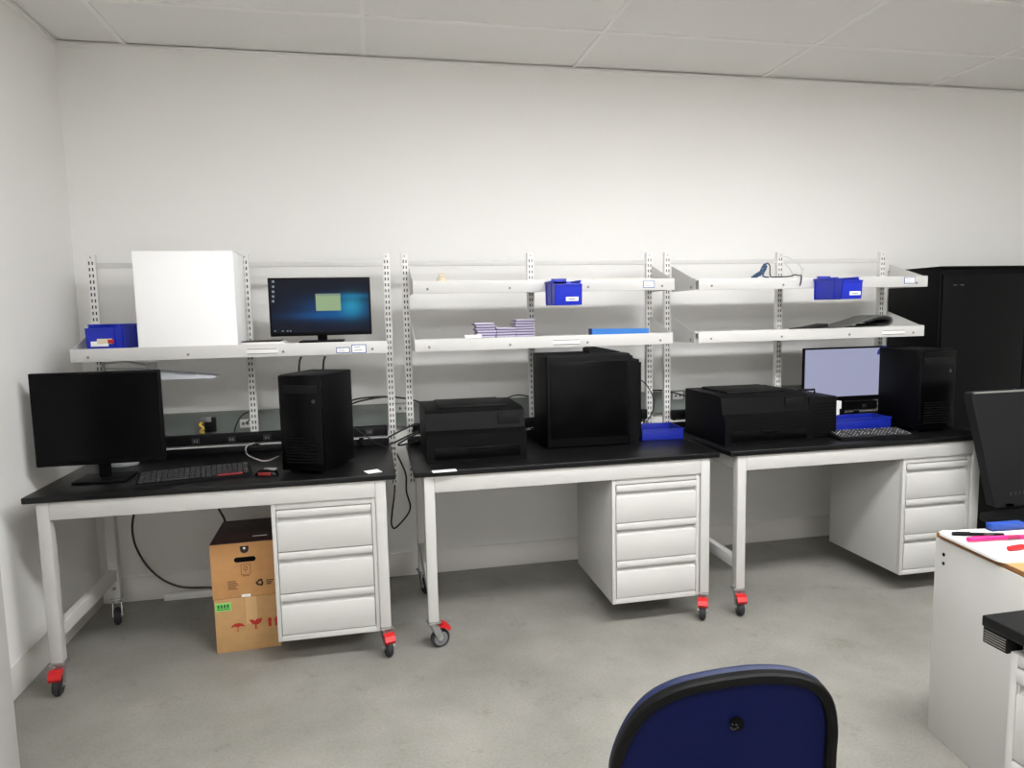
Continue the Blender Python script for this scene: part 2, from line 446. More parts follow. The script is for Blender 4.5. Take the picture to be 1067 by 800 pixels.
def rack(label, ups, shelves, zb):
    t = thing('shelf_rack', label, 'shelf rack', (0, 0, 0), 0, 'slotted white shelf racks behind the workbenches')
    for x in ups:
        mb = MB()
        mb.box(-.019, -.0135, 0+zb, .019, .0155, 1.90, 'slot', .001)
        mb.cyl((0, -.0142, 1.885), (0, -.013, 1.885), .004, 'seam', 10)
        mb.build('upright', t, (x, YU, 0))
    for a, b in zip(ups, ups[1:]):
        mb = MB(); mb.box(a+.020, YU-.006, 1.832, b-.020, YU+.006, 1.858, 'shelfw', .002); mb.build('top_rail', t)
    for (x0, x1, z, plate, cards) in shelves:
        shelf(t, x0, x1, z, plate, cards, 3.2185 if x0 == 3.240 else None)
    return t
def lx(u, v): p = at(u, v, y=YF); return p.x, p.z
def card(u0, v0, u1, v1):
    a = at(u0, v1, y=YF); b = at(u1, v0, y=YF); return (a.x, b.x, a.z, b.z, 2)
rack('white slotted shelf rack above the left bench, single shelf with lit monitor', (.106, .835, 1.562),
     [(.098, 1.546, 1.440, (lx(257, 367)[0], lx(290, 366)[0]), [card(350.5, 361.5, 364.5, 368), card(366.5, 358.5, 381.5, 368)])], .62)
rack('white two-tier slotted shelf rack in the middle, lavender boxes on it', (1.662, 2.367, 3.083),
     [(1.682, 3.098, 1.734, None, [card(670, 292.5, 682, 300)]), (1.682, 3.088, 1.440, (lx(576, 357)[0], lx(604, 357)[0]), [])], .62)
rack('white two-tier slotted shelf rack on the right, black mat on its lower shelf', (3.197, 3.934, 4.652),
     [(3.240, 4.700, 1.731, None, [card(942, 288.5, 953.5, 295.5)]), (3.240, 4.690, 1.440, (lx(919, 348)[0], lx(942.5, 348)[0]), [])], .62)

# ------------------------------------------------------------------ wall raceway with sockets
t = thing('cable_raceway', 'dark grey horizontal cable raceway along the back wall with white sockets', 'raceway', (0, -.022, .98))
mb = MB(); mb.box(.0, -.020, -.062, 4.80, .022, .072, 'race', .004)
for x in (.62, 1.07, 1.63, 2.2, 2.9, 3.5, 4.2): mb.box(x, -.0206, -.062, x+.003, -.019, .072, 'seam')
mb.build('channel', t)
for (u, v, w, h) in ((420, 425, .09, .065), (706, 412, .07, .06), (497, 420, .075, .07), (447, 421, .05, .06), (256, 441, .06, .06)):
    p = at(u, v, y=-.042)
    mb = MB(); X = p.x; Z = max(-.03, min(p.z-.98, .045))
    mb.box(X-w/2, -.026, Z-h/2*.8, X+w/2, -.0195, Z+h/2*.8, 'plate', .003)
    for dx in (-.2, .2): mb.cyl((X+dx*w, -.0268, Z), (X+dx*w, -.0255, Z), .009, 'inkgrey', 12)
    mb.build('socket', t)
# black power strips clamped along the back of each top
def power_strip(x0, x1, label, cabs):
    z0, z1, y0, y1 = .905, .966, -.295, -.243
    t = thing('power_strip', label, 'power strip', ((x0+x1)/2, y0, z0), 0, 'black power strips at the back of the benches')
    w = (x1-x0)/2
    mb = MB(); mb.box(-w, 0, 0, w, y1-y0, z1-z0, 'blk2', .012, 4); mb.build('housing', t)
    mb = MB(); mb.box(-w+.012, -.002, .004, w-.012, .002, .008, 'silver', .001); mb.build('lip_reflection', t)  # light line reflected along the lower lip, put in as a silver strip
    for fx in (-.8, .8):                                  # feet standing on the bench top
        mb = MB(); mb.box(w*fx-.012, .004, -.0483, w*fx+.012, .028, .004, 'blk2', .002); mb.build('foot', t)
    for k in range(8):
        x = -w+.1+k*(2*w-.2)/7
        mb = MB(); mb.box(x-.02, -.003, .017, x+.02, .001, .047, 'rubber', .002)
        mb.box(x-.008, -.0036, .026, x-.004, -.0028, .038, 'silver'); mb.box(x+.004, -.0036, .026, x+.008, -.0028, .038, 'silver')
        mb.build('socket', t)
    return t
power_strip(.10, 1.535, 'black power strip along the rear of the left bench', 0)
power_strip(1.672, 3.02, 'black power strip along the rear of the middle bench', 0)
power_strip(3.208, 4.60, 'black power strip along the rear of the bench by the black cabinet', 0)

# ------------------------------------------------------------------ monitors
def monitor(label, x0, x1, z0, z1, y, zbase, rz=0, screen='glossblk', tilt=0, chin=.018, deep=.045, neck=True):
    xc = (x0+x1)/2; w = (x1-x0)/2; h = (z1-z0)/2
    t = thing('monitor', label, 'monitor', (xc, y, zbase+.0007), rz)
    zc = (z0+z1)/2-zbase
    mb = MB()
    mb.box(-w, 0, zc-h, w, .018, zc+h, 'blk', .004, 3)
    mb.box(-w*.55, .018, zc-h*.7, w*.55, deep, zc+h*.6, 'blk', .012, 3)
    mb.build('housing', t)
    bz = .010
    mb = MB(); mb.box(-w+bz, -.0012, -h+chin, w-bz, .0008, h-bz, screen)
    sc = mb.build('screen', t, (0, 0, zc))
    mb = MB()
    mb.box(-.024, .02, .010, .024, .042, zc-h*.3, 'blk', .006); mb.build('neck', t)
    mb = MB(); mb.box(-.11, -.06, 0, .11, .115, .011, 'blk', .005, 3); mb.build('base', t)
    return t, sc, w, h, zc
ZS = 1.4347                                   # top of the shelf boards
t, sc, w, h, zc = monitor('black monitor with lit dark blue desktop standing on the left shelf', .969, 1.472, 1.470, 1.764, -.42, ZS, screen='screen')
def scr(u, v): p = at(u, v, y=-.4215); return p.x-(.969+1.472)/2, p.z-ZS-zc
def patch(name, u0, v0, u1, v1, m, d, parent=sc):
    a = scr(u0, v1); b = scr(u1, v0); mb = MB(); mb.box(a[0], -.0012-d, a[1], b[0], -.0006, b[1], m); return mb.build(name, parent)
patch('desktop_window', 329.5, 306, 354.5, 324, 'win', .0006); patch('window_bar', 329.5, 305.8, 354.5, 308.6, 'winbar', .0009)
mb = MB()
for v in (293.5, 298.8, 304, 309, 314):
    a = scr(283.5, v+1.2); b = scr(285.6, v-1.2); mb.box(a[0], -.0018, a[1], b[0], -.0006, b[1], 'icon')
for u in (286, 294, 299, 302): a = scr(u, 345.6); b = scr(u+1.4, 344.4); mb.box(a[0], -.0018, a[1], b[0], -.0006, b[1], 'icon')
mb.build('desktop_icons', sc)

t, sc3, w3, h3, zc3 = monitor('black monitor showing a pale lavender screen on the bench by the black cabinet', 3.995, 4.56, .988, 1.317, -.40, ZT1, screen='screen_lav', chin=.030)
def scr3(u, v): p = at(u, v, y=-.4015); return p.x-(3.995+4.56)/2, p.z-ZT1-zc3
c = scr3(921, 368.5); mb = MB(); mb.cyl((c[0], -.0022, c[1]), (c[0], -.0008, c[1]), .047, 'disc', 28)
mb.box(c[0]-.05, -.0026, c[1]-.05, c[0]+.05, -.0009, c[1]-.004, 'screen_lav'); mb.build('screen_emblem', sc3)
# white plate standing behind the lower edge of that monitor
p = at(868, 441, y=-.5); p2 = at(876.5, 441, y=-.5)
t = thing('white_holder', 'narrow white upright holder under the lavender screen', 'holder', ((p.x+p2.x)/2, -.508, ZT1+.0007))
mb = MB(); mb.box(-.021, 0, 0, .021, .03, .15, 'plate', .003); mb.box(-.021, -.03, 0, .021, 0, .006, 'plate', .002); mb.build('body', t)
mb = MB(); mb.box(.006, -.004, .062, .021, .0, .105, 'blk', .002); mb.build('clip', t)

t, s_, w_, h_, z_ = monitor('black switched-off monitor at the left end of the left bench by the wall', .0, .530, .93, 1.345, -.74, ZT1, chin=.02)

# ------------------------------------------------------------------ black equipment on the tops
def tower(label, x, y, w, d, hgt, rz, name='computer_tower'):
    t = thing(name, label, 'computer', (x, y, ZT1+.0007), rz)
    mb = MB(); mb.box(-w/2, .016, .012, w/2, d, hgt, 'blk', .006, 2)
    for sx in (-1, 1):
        for yy in (.05, d-.05): mb.cyl((sx*(w/2-.03), yy, 0), (sx*(w/2-.03), yy, .014), .014, 'rubber', 12)
    mb.build('case', t)
    mb = MB(); mb.box(-w/2+.002, 0, .012, w/2-.002, .018, hgt-.002, 'glossblk', .006, 3); mb.build('front_panel', t)
    mb = MB(); mb.box(-w/2+.02, -.003, hgt-.085, w/2-.02, .001, hgt-.045, 'blk2', .002); mb.build('drive_bay', t)
    mb = MB(); mb.cyl((w/2-.04, -.003, hgt-.12), (w/2-.04, .001, hgt-.12), .009, 'rubber', 16); mb.build('power_button', t)
    mb = MB()
    for k in range(9): mb.box(-w/2+.03, -.002, .05+k*.014, w/2-.03, .001, .056+k*.014, 'hole')
    mb.build('vent', t)
    return t
tower('black computer tower turned slightly aside on the right half of the left bench', 1.140, -.87, .215, .31, .452, R(-24))
tower('black computer tower on the right end of the bench by the black cabinet', 4.535, -.83, .23, .32, .46, R(0))
def printer(label, x0, x1, yf, yb, hgt):
    xc = (x0+x1)/2; w = (x1-x0)/2; d = yb-yf
    t = thing('printer', label, 'printer', (xc, yf, ZT1+.0007))
    mb = MB()
    mb.prism([(-w, .0, 0), (-w, -.0, hgt*.55), (-w, .03, hgt*.62), (-w, .05, hgt*.95), (-w, .09, hgt), (-w, d, hgt), (-w, d, 0)], (2*w, 0, 0), 'blk'); mb.build('body', t)
    mb = MB(); mb.box(-w*.86, -.005, hgt*.07, w*.86, .004, hgt*.3, 'glossblk', .003); mb.box(-w*.2, -.009, hgt*.24, w*.2, 0, hgt*.29, 'blk', .002); mb.build('paper_tray', t)
    mb = MB(); mb.box(-w*.7, .12, hgt-.002, w*.7, d-.05, hgt+.012, 'blk2', .005); mb.build('output_cover', t)
    mb = MB(); mb.box(w*.45, .034, hgt*.66, w*.9, .052, hgt*.9, 'blk2', .003); mb.build('control_panel', t)
    return t
printer('black boxy printer on the left half of the middle bench', 1.705, 2.19, -.84, -.38, .247)
printer('black boxy printer on the left end of the bench by the black cabinet', 3.235, 3.74, -.86, -.40, .255)
# small black case beside it
t = thing('equipment_case', 'small black ridged equipment case between printer and lavender screen', 'equipment case', (3.845, -.80, ZT1+.0007))
mb = MB(); mb.box(-.085, 0, .0, .085, .30, .225, 'blk', .008, 3); mb.build('body', t)
mb = MB()
for k in range(10): mb.box(-.07, -.002, .03+k*.017, .07, .001, .038+k*.017, 'hole')
mb.build('grille', t)
mb = MB(); mb.tube([(-.05, .15, .222), (-.05, .15, .246), (.05, .15, .246), (.05, .15, .222)], .006, 'blk2', smooth=False); mb.build('handle', t)
# large black case with the ridged right flank
t = thing('equipment_case', 'large tall black equipment case with ridged right flank on the middle bench', 'equipment case', (2.585, -.66, ZT1+.0007))
mb = MB(); mb.box(-.245, 0, .0, .215, .30, .487, 'blk', .010, 3); mb.build('body', t)
mb = MB()
pts = [(.216, .03, .0), (.285, .06, .0), (.30, .10, .0), (.305, .26, .0), (.216, .28, .0)]
mb.prism(pts, (0, 0, .445), 'blk2')
for k in range(4): mb.box(.296+.001*k, .085+.045*k, .02, .3075+.0005*k, .098+.045*k, .43, 'blk')
mb.build('side_cover', t)
mb = MB(); mb.prism([(.02, .10, .485), (.02, .10, .512), (.06, .10, .520), (.19, .10, .492), (.19, .10, .485)], (0, .12, 0), 'blk2'); mb.build('top_flap', t)
mb = MB(); mb.cyl((.262, .15, .443), (.262, .15, .466), .021, 'blk2', 18, bev=.004); mb.build('knob', t)
mb = MB(); mb.box(-.225, -.003, .05, .195, .001, .45, 'glossblk', .002); mb.build('front_panel', t)

# ------------------------------------------------------------------ blue trays
def tray(label, x, y, rz, w, d, h):
    t = thing('blue_tray', label, 'tray', (x, y, ZT1+.0007), rz)
    mb = MB()
    mb.box(-w/2, 0, 0, w/2, d, .004, 'bluein', .001)
    mb.box(-w/2, 0, 0, w/2, .004, h, 'bluein', .001); mb.box(-w/2, d-.004, 0, w/2, d, h, 'bluein', .001)
    mb.box(-w/2, .004, 0, -w/2+.004, d-.004, h, 'bluein', .001); mb.box(w/2-.004, .004, 0, w/2, d-.004, h, 'bluein', .001)
    mb.build('body', t)
    mb = MB(); mb.box(-w/2-.004, -.004, h-.006, w/2+.004, .002, h, 'bluein', .002); mb.box(-w/2-.004, d-.002, h-.006, w/2+.004, d+.004, h, 'bluein', .002); mb.build('rim', t)
    return t
tray('shallow blue tray on the right end of the middle bench', 3.008, -.60, R(-4), .232, .20, .062)
tray('shallow blue tray behind the keyboard under the lavender screen', 4.155, -.70, 0, .40, .15, .075)

# ------------------------------------------------------------------ keyboards, mouse, papers
def keyboard(label, x, y, rz, w=.455, d=.165, bright=False, red=False):
    t = thing('keyboard', label, 'keyboard', (x, y, ZT1+.0007), rz)
    mb = MB(); mb.prism([(-w/2, -d/2, 0), (-w/2, -d/2, .012), (-w/2, d/2, .028), (-w/2, d/2, 0)], (w, 0, 0), 'blk2'); mb.build('body', t)
    mb = MB(); sl = .016/d
    for r in range(6):
        n = 20; yy = -d/2+.018+r*(d-.03)/5.6
        for k in range(n):
            if r == 0 and 4 <= k <= 8:
                if k != 4: continue
            xx = -w/2+.012+k*(w-.024)/n; kw = (w-.024)/n
            zz = .012+(yy+d/2)*sl
            x2 = xx+kw*5-.003 if (r == 0 and k == 4) else xx+kw-.003
            mb.box(xx, yy, zz-.001, x2, yy+.0165, zz+.007, 'rubber', .0015, 1)
            if bright and random.random() < .8: mb.box(xx+.004, yy+.005, zz+.0068, xx+.010, yy+.011, zz+.0074, 'icon' if False else 'plate')
    mb.build('keys', t)
    if red:
        mb = MB(); yy = -d/2+.002; mb.box(w/2-.145, yy-.003, .0130, w/2-.04, yy+.018, .0205, 'redlabel', .002); mb.build('red_label', t)
    return t
keyboard('black keyboard with red label on its right corner, on the left bench', .665, -.795, R(12), .47, .19, red=True)
keyboard('black keyboard with white key marks in front of the blue tray under the lavender screen', 4.10, -.85, R(-3), .44, .15, bright=True)
p = at(278, 492, z=ZT1+.015)
t = thing('computer_mouse', 'red and black computer mouse beside the keyboard on the left bench', 'mouse', (p.x, p.y, ZT1+.0007), R(75))
mb = MB()
t_ = bmesh.new(); bmesh.ops.create_uvsphere(t_, u_segments=20, v_segments=12, radius=1)
bmesh.ops.scale(t_, vec=(.031, .055, .034), verts=t_.verts)
for v in t_.verts:
    if v.co.z < 0: v.co.z = 0
mb._merge(t_, 'glossblk'); mb.build('body', t)
mb = MB(); mb.box(-.031, -.03, .004, -.022, .03, .020, 'redlabel', .004); mb.box(.022, -.03, .004, .031, .03, .020, 'redlabel', .004); mb.build('side_grip', t)
mb = MB(); mb.box(-.012, -.045, .024, .012, .01, .0355, 'silver', .004); mb.build('top_highlight', t)  # white highlight on the mouse, modelled as a silver patch
def paper(label, u, v, w, d, rz):
    p = at(u, v, z=ZT1+.001)
    mb = MB(); mb.box(-w/2, -d/2, 0, w/2, d/2, .0012, 'paper')
    tag(mb.build('paper_slip', None, (p.x, p.y, ZT1+.0003), (0, 0, rz)), label, 'paper')
paper('white paper slip lying on the front right of the left bench', 388.5, 491, .066, .066, R(20))
paper('long white paper slip at the front left edge of the middle bench', 463, 490.5, .11, .045, R(3))
p = at(888, 458, z=ZT1+.04)
mb = MB(); mb.box(-.05, -.012, 0, .05, .012, .0035, 'paper', .001)
tag(mb.build('paper_slip', None, (4.07, -.725, ZT1+.0003), (0, 0, R(-2))), 'short white strip lying between the blue tray and the keyboard with white marks', 'paper')

# ------------------------------------------------------------------ swing-arm lamp over the left bench
t = thing('desk_lamp', 'silver swing-arm lamp with flat tapering head under the left shelf', 'lamp', (.24, -.40, ZT1+.0007))
mb = MB(); mb.cyl((0, 0, 0), (0, 0, .018), .07, 'lamp', 28, bev=.004); mb.build('base', t)
def L3(u, v, y): q = at(u, v, y=y); return (q.x-.24, q.y+.40, q.z-ZT1)
mb = MB(); mb.tube([(0, 0, .016), (0, 0, .32), L3(106, 379, -.34)], .007, 'lamp', smooth=False); mb.build('lower_arm', t)
j = L3(158, 381, -.40)
mb = MB(); mb.tube([L3(106, 379, -.34), L3(130, 376.5, -.37), j], .006, 'lamp', smooth=False); mb.tube([L3(108, 384, -.34), L3(150, 385, -.40)], .004, 'lamp', smooth=False); mb.build('upper_arm', t)
mb = MB(); mb.cyl((j[0]-.025, j[1], j[2]), (j[0]+.025, j[1], j[2]), .016, 'plate', 16, bev=.003); mb.cyl((j[0], j[1], j[2]-.035), (j[0], j[1], j[2]), .012, 'plate', 14); mb.build('joint', t)
a = L3(140, 384, -.40); b = L3(228, 391.5, -.40); c = L3(140, 396, -.40)
mb = MB(); mb.prism([(a[0], a[1]-.055, a[2]), (b[0]-.01, a[1]-.05, b[2]+.004), (b[0], a[1]-.05, b[2]), (b[0]-.02, a[1]-.05, b[2]-.007), (c[0], a[1]-.055, c[2]), (c[0]-.03, a[1]-.055, (a[2]+c[2])/2)], (0, .11, 0), 'lamp')
mb.build('lamp_head', t)
a2 = L3(195, 387.4, -.40)
mb = MB()
for k in range(8): mb.box(a2[0]-.04+k*.012, a[1]-.0565, a2[2]-.006-k*.0008, a2[0]-.034+k*.012, a[1]-.045, a2[2]-.001-k*.0008, 'inkgrey')
mb.build('vent_slots', t)

# ------------------------------------------------------------------ storage bins
def storage_bin(label, loc, rz, w=.145, d=.17, h=.118, cards='right', hung=False, group='blue plastic storage bins on the shelf racks'):
    """hopper-front stacking bin: origin at the bottom of its front, mouth looking to -y"""
    t = thing('storage_bin', label, 'storage bin', loc, rz, group)
    k = .003; fh = h*.84
    mb = MB()
    i = w/2-.008
    mb.box(-i, .004, 0, i, d, .004, 'blue', .001)
    mb.box(-i, d-.004, 0, i, d, h, 'blue', .001)
    for sx in (-1, 1):
        x = sx*i
        mb.prism([(x, .004, .0), (x, 0, .010), (x, -.006, fh), (x, .02, fh+.003), (x, .035, h), (x, d, h), (x, d, 0)], (-sx*k, 0, 0), 'blue')
        mb.box(min(x, x+sx*.008), .033, h-.010, max(x, x+sx*.008), d, h, 'blue', .002)
        for yy in (.06, d-.012): mb.box(min(x, x+sx*.004), yy, .004, max(x, x+sx*.004), yy+.008, h-.01, 'blue', .001)
    mb.prism([(-i, .004, 0), (-i, 0, .010), (-i, -.006, fh), (-i, -.003, fh), (-i, .004, .010), (-i, .008, 0)], (2*i, 0, 0), 'blue')
    mb.box(-i, -.012, fh-.006, i, -.002, fh+.001, 'blue', .002)
    mb.build('body', t)
    if cards:
        dx = .018 if cards == 'right' else -.02
        mb = MB(); mb.box(dx-.032, -.006, .020, dx+.032, -.0015, .040, 'paper', .0005); mb.box(dx-.02, -.0064, .026, dx+.016, -.0058, .032, 'inkgrey'); mb.build('label_card', t)
    return t
p = at(103, 363, y=-.50)
b1 = storage_bin('blue plastic bin standing on the left shelf beside the white carton', (.222, -.512, ZS), R(-9), .152, .205, .118, None)
mb = MB(); mb.box(-.045, -.0085, .014, .035, -.0045, .038, 'paper', .001); mb.box(-.015, -.0095, .026, .055, -.0060, .050, 'beige', .001); mb.box(.035, -.011, .028, .062, -.0060, .046, 'red', .001); mb.build('label_card', b1)
def hung_bin(label, u0, u1, v0, v1, d, lip):
    yf = YF-.004-d
    a = at(u0, v1, y=yf); b = at(u1, v0, y=yf)
    t = storage_bin(label, ((a.x+b.x)/2, yf, a.z), 0, b.x-a.x+.008, d, b.z-a.z, 'right')
    zt = lip-a.z                                   # a hooked tab that carries the bin on the shelf lip
    mb = MB()
    mb.box(-.04, d-.004, zt-.03, .04, d+.0034, zt+.005, 'blue', .0008); mb.box(-.04, d-.004, zt+.0015, .04, d+.0115, zt+.005, 'blue', .0008)
    mb.box(-.04, d+.0082, zt-.004, .04, d+.0115, zt+.005, 'blue', .0008); mb.build('hanging_tab', t)
hung_bin('blue plastic bin hung on the front of the upper middle shelf', 577.5, 607, 291.5, 318, .175, 1.734)
hung_bin('blue plastic bin hung on the front of the upper right shelf, near the black cabinet', 876, 899, 288, 311.5, .235, 1.731)

# ------------------------------------------------------------------ things on the shelves
t = thing('white_carton', 'large plain white carton standing on the left shelf', 'carton', (.612, -.545, ZS))
mb = MB(); mb.box(-.222, .004, 0, .222, .285, .452, 'carton', .003); mb.build('body', t)
mb = MB(); mb.box(-.222, .004, .4525, .222, .143, .456, 'carton', .001); mb.build('flap', t)
mb = MB(); mb.box(-.222, .146, .4525, .222, .285, .456, 'carton', .001); mb.build('flap', t)
mb = MB()
mb.box(-.10, -.07, 0, .10, .08, .014, 'plate', .002); mb.box(-.10, -.07, .014, .08, .08, .020, 'ink', .002)
tag(mb.build('flat_tray', None, (.945, -.455, ZS)), 'flat white tray with black cover lying right of the white carton', 'tray')
ordn = ['topmost', 'second from top', 'third from top', 'fourth from top', 'fifth from top', 'sixth from top', 'seventh from top']
def slide_box(x, y, z, label, m='lav', rz=0, w=.102, d=.12, h=.0135):
    t = thing('slide_box', label, 'box', (x, y, z), rz, 'flat lavender boxes stacked on the middle shelf')
    mb = MB(); mb.box(-w/2+.002, -d/2+.002, 0, w/2-.002, d/2-.002, h*.42, 'purple' if m == 'lav' else m, .001); mb.build('tray', t)
    mb = MB(); mb.box(-w/2, -d/2, h*.42, w/2, d/2, h-.0004, m, .0015); mb.build('lid', t)
SBY = -.46; HB = .0138
stacks = [('right stack', 2.268, 7, 'lav'), ('centre stack', 2.163, 4, 'lav'), ('left stack', 2.058, 6, 'lav')]
for nm, x, n, m in stacks:
    for k in range(n):
        lab = 'flat lavender box, %s of the %s on the middle rack' % (ordn[n-1-k] if k else 'lowest', nm)
        slide_box(x+random.uniform(-.004, .004)+(-.012 if nm == 'left stack' and k >= n-1 else 0), SBY+random.uniform(-.004, .004), ZS+k*HB, lab, m)
slide_box(1.953+.03, SBY-.075+.0, ZS, 'flat white box lying at the left foot of the lavender stacks', 'paper', 0, .09, .03, .022)
a = at(614, 348.5, y=-.46); b = at(674, 348.5, y=-.46)
t = thing('blue_box', 'long flat light-blue box lying on the lower middle shelf', 'box', ((a.x+b.x)/2, -.50, ZS), R(2))
mb = MB(); mb.prism([(-.165, 0, 0), (-.165, 0, .036), (.165, 0, .030), (.165, 0, 0)], (0, .05, 0), 'sky'); mb.build('body', t)
mb = MB(); mb.box(-.1695, .0, 0, -.1652, .05, .037, 'navy', .001); mb.build('end_cap', t)
t = thing('tape_roll', 'small beige tape roll on the upper middle shelf', 'tape roll', (1.845, -.40, 1.7285))
mb = MB(); mb.cyl((0, 0, 0), (0, 0, .030), .026, 'beige', 24, bev=.003); mb.cyl((0, 0, .0295), (0, 0, .0305), .014, 'ink', 20); mb.build('roll', t)
mb = MB(); mb.box(-.016, -.012, .0305, .014, .012, .052, 'tan', .006); mb.build('loose_end', t)
mb = MB(); mb.box(-.16, -.10, 0, .16, .10, .012, 'tan', .002)
tag(mb.build('cardboard_sheet', None, (2.82, -.40, 1.7285)), 'flat tan cardboard sheet on the upper middle shelf right of the bin', 'cardboard')
# cables on the upper right shelf
def cpts(pix, y): return [at(u, v, y=y) for u, v in pix]
ys = -.44
def cable(name, label, paths, m, r=.0032, cat='cable', group=None):
    mb = MB()
    for P in paths: mb.tube(P, r, m)
    o = mb.build(name); return tag(o, label, cat, group)
ZU = 1.7255
cable('cable_bundle', 'tied bundle of blue and black cable on the upper right shelf',
      [cpts([(783, 289), (789, 284.5), (795, 281), (797, 276), (800, 274)], ys), cpts([(785, 289), (793, 286), (798, 280), (797, 275), (794, 279), (791, 285), (786, 287.5)], ys+.02),
       cpts([(788, 289), (794, 283), (799, 277), (795, 287), (801, 289)], ys-.02)], 'bluecable', .0045)
cable('black_cable', 'thin black cable looped over the lip of the upper right shelf',
      [cpts([(799, 274), (802, 276.5), (802.5, 287), (806, 288.5), (822, 288.0)], ys) + [at(828, 286.2, y=-.47), at(832, 287, y=-.51), Vector((at(834.5, 290, y=YF).x, YF-.002, 1.741)), at(835, 292, y=YF-.008), at(833.5, 297.5, y=YF-.008)]], 'cable', .0035)
cable('white_cable', 'thin white cable rising in loops from the upper right shelf',
      [cpts([(800, 276), (806, 270), (814, 266.8), (823, 269), (833, 276), (836, 282), (836, 288.5)], ys+.06), cpts([(818, 275), (823, 280), (827, 288.5)], ys+.04), cpts([(838, 279), (834, 288)], ys+.05)], 'wcable', .0028)
# black flat things on the lower right shelf
p = at(843, 342, y=-.44)
mb = MB(); mb.prism([(-.10, 0, 0), (-.085, 0, .006), (-.02, 0, .012), (.095, 0, .030), (.097, 0, .004), (-.04, 0, .0)], (0, .10, 0), 'matdark')
tag(mb.build('black_wallet', None, (p.x, -.48, ZS)), 'thin black wedge-shaped pouch on the lower right shelf', 'pouch')
t = thing('folded_mat', 'grey and black mat curled over on the lower right shelf near the black cabinet', 'mat', (4.36, -.50, ZS))
prof = [(-.22, .004), (-.12, .020), (-.02, .045), (.05, .064), (.11, .068), (.145, .055), (.150, .030), (.125, .012), (.06, .006), (-.04, .004)]
def ribbon(prof, th, y0, y1, m):
    mb = MB(); P = []
    n = len(prof)
    V = [Vector((x, z)) for x, z in prof]
    Q = []
    for i in range(n-1):
        a, b, c, d = V[max(i-1, 0)], V[i], V[i+1], V[min(i+2, n-1)]
        for k in range(5):
            s = k/5; Q.append(.5*((2*b)+(c-a)*s+(2*a-5*b+4*c-d)*s*s+(3*b-a-3*c+d)*s**3))
    Q.append(V[-1]); out, inn = [], []
    for i, q in enumerate(Q):
        d = (Q[min(i+1, len(Q)-1)]-Q[max(i-1, 0)]).normalized(); nn = Vector((-d.y, d.x))
        out.append(q+nn*th/2); inn.append(q-nn*th/2)
    mb.prism([(q.x, y0, max(q.y, .0005)) for q in out]+[(q.x, y0, max(q.y, .0003)) for q in inn[::-1]], (0, y1-y0, 0), m)
    return mb
ribbon(prof, .007, 0, .20, 'mattgrey').build('outer_layer', t)
ribbon([(-.01, .034), (.05, .053), (.10, .056), (.132, .046), (.137, .030), (.115, .018), (.05, .014)], .010, .004, .19, 'matdark').build('inner_layer', t)

# ------------------------------------------------------------------ cartons under the left bench
CX0, CX1, CYF, CYB = .697, .985, -.762, -.36
t = thing('lower_carton', 'brown carton with red handling symbols and green sticker on the floor under the left bench', 'carton', ((CX0+CX1)/2, CYF, 0), R(2))
w = (CX1-CX0)/2; d = CYB-CYF
mb = MB(); mb.box(-w, 0, 0, w, d, .262, 'card2', .003); mb.build('body', t)
mb = MB(); mb.box(-.006, -.0012, .13, .044, .001, .262, 'tape'); mb.build('tape', t)
mb = MB(); mb.box(-w+.006, -.0015, .205, -w+.075, 0, .243, 'green'); mb.box(-w+.012, -.0021, .211, -w+.069, -.0013, .215, 'greenink')
for k in range(4): mb.box(-w+.014+k*.014, -.0021, .219, -w+.024+k*.014, -.0013, .236, 'greenink', .0)
mb.build('green_sticker', t)
def sym(s): s.build('handling_symbols', t)
s = MB(); y0 = -.0012; dz = .118
def flat(pts, m='inkred', th=.0015): s.prism([(x, 0, z) for x, z in pts], (0, -th, 0), m)
# umbrella
cx = -.045; flat([(cx-.030, dz+.0)]+[(cx+.030*cos(a), dz+.020*sin(a)) for a in [pi-k*pi/12 for k in range(1, 12)]]+[(cx+.030, dz), (cx+.015, dz+.005), (cx, dz), (cx-.015, dz+.005)])
flat([(cx-.0015, dz+.001), (cx+.0015, dz+.001), (cx+.0015, dz-.018), (cx-.004, dz-.021), (cx-.007, dz-.017), (cx-.0015, dz-.018)])
# broken glass
cx = .035; flat([(cx-.030, dz+.031), (cx-.010, dz+.030), (cx-.004, dz+.022), (cx+.004, dz+.031), (cx+.030, dz+.033), (cx+.024, dz+.014), (cx+.010, dz+.004), (cx-.012, dz+.006), (cx-.022, dz+.018)])
flat([(cx-.003, dz+.005), (cx+.003, dz+.005), (cx+.003, dz-.012), (cx+.012, dz-.016), (cx-.010, dz-.016), (cx-.003, dz-.012)])
# two arrows
for cx in (.098, .128):
    flat([(cx-.007, dz-.012), (cx+.007, dz-.012), (cx+.007, dz+.018), (cx+.012, dz+.018), (cx, dz+.034), (cx-.012, dz+.018), (cx-.007, dz+.018)])
sym(s)
t = thing('upper_carton', 'brown carton with dark top and black handle hole, stacked on the carton with red symbols', 'carton', ((CX0+CX1)/2-.002, CYF, .2625), R(2))
hh = .262
mb = MB(); mb.box(-w-.002, 0, 0, w, d-.02, hh, 'card', .003); mb.build('body', t)
mb = MB(); mb.box(-w-.001, .002, hh-.001, w-.001, d-.022, hh+.003, 'dkbrown', .001); mb.box(.035, .075, hh+.0025, .10, .082, hh+.005, 'plate', .001); mb.build('top_panel', t)
mb = MB(); hx, hz = .006, .182
mb.prism([(hx+.036*(1 if k < 10 else -1)+.012*cos(-pi/2+pi*k/9 if k < 10 else pi/2+pi*(k-10)/9), 0, hz+.012*sin(-pi/2+pi*k/9 if k < 10 else pi/2+pi*(k-10)/9)) for k in range(20)], (0, -.0015, 0), 'hole'); mb.build('handle_hole', t)
mb = MB()
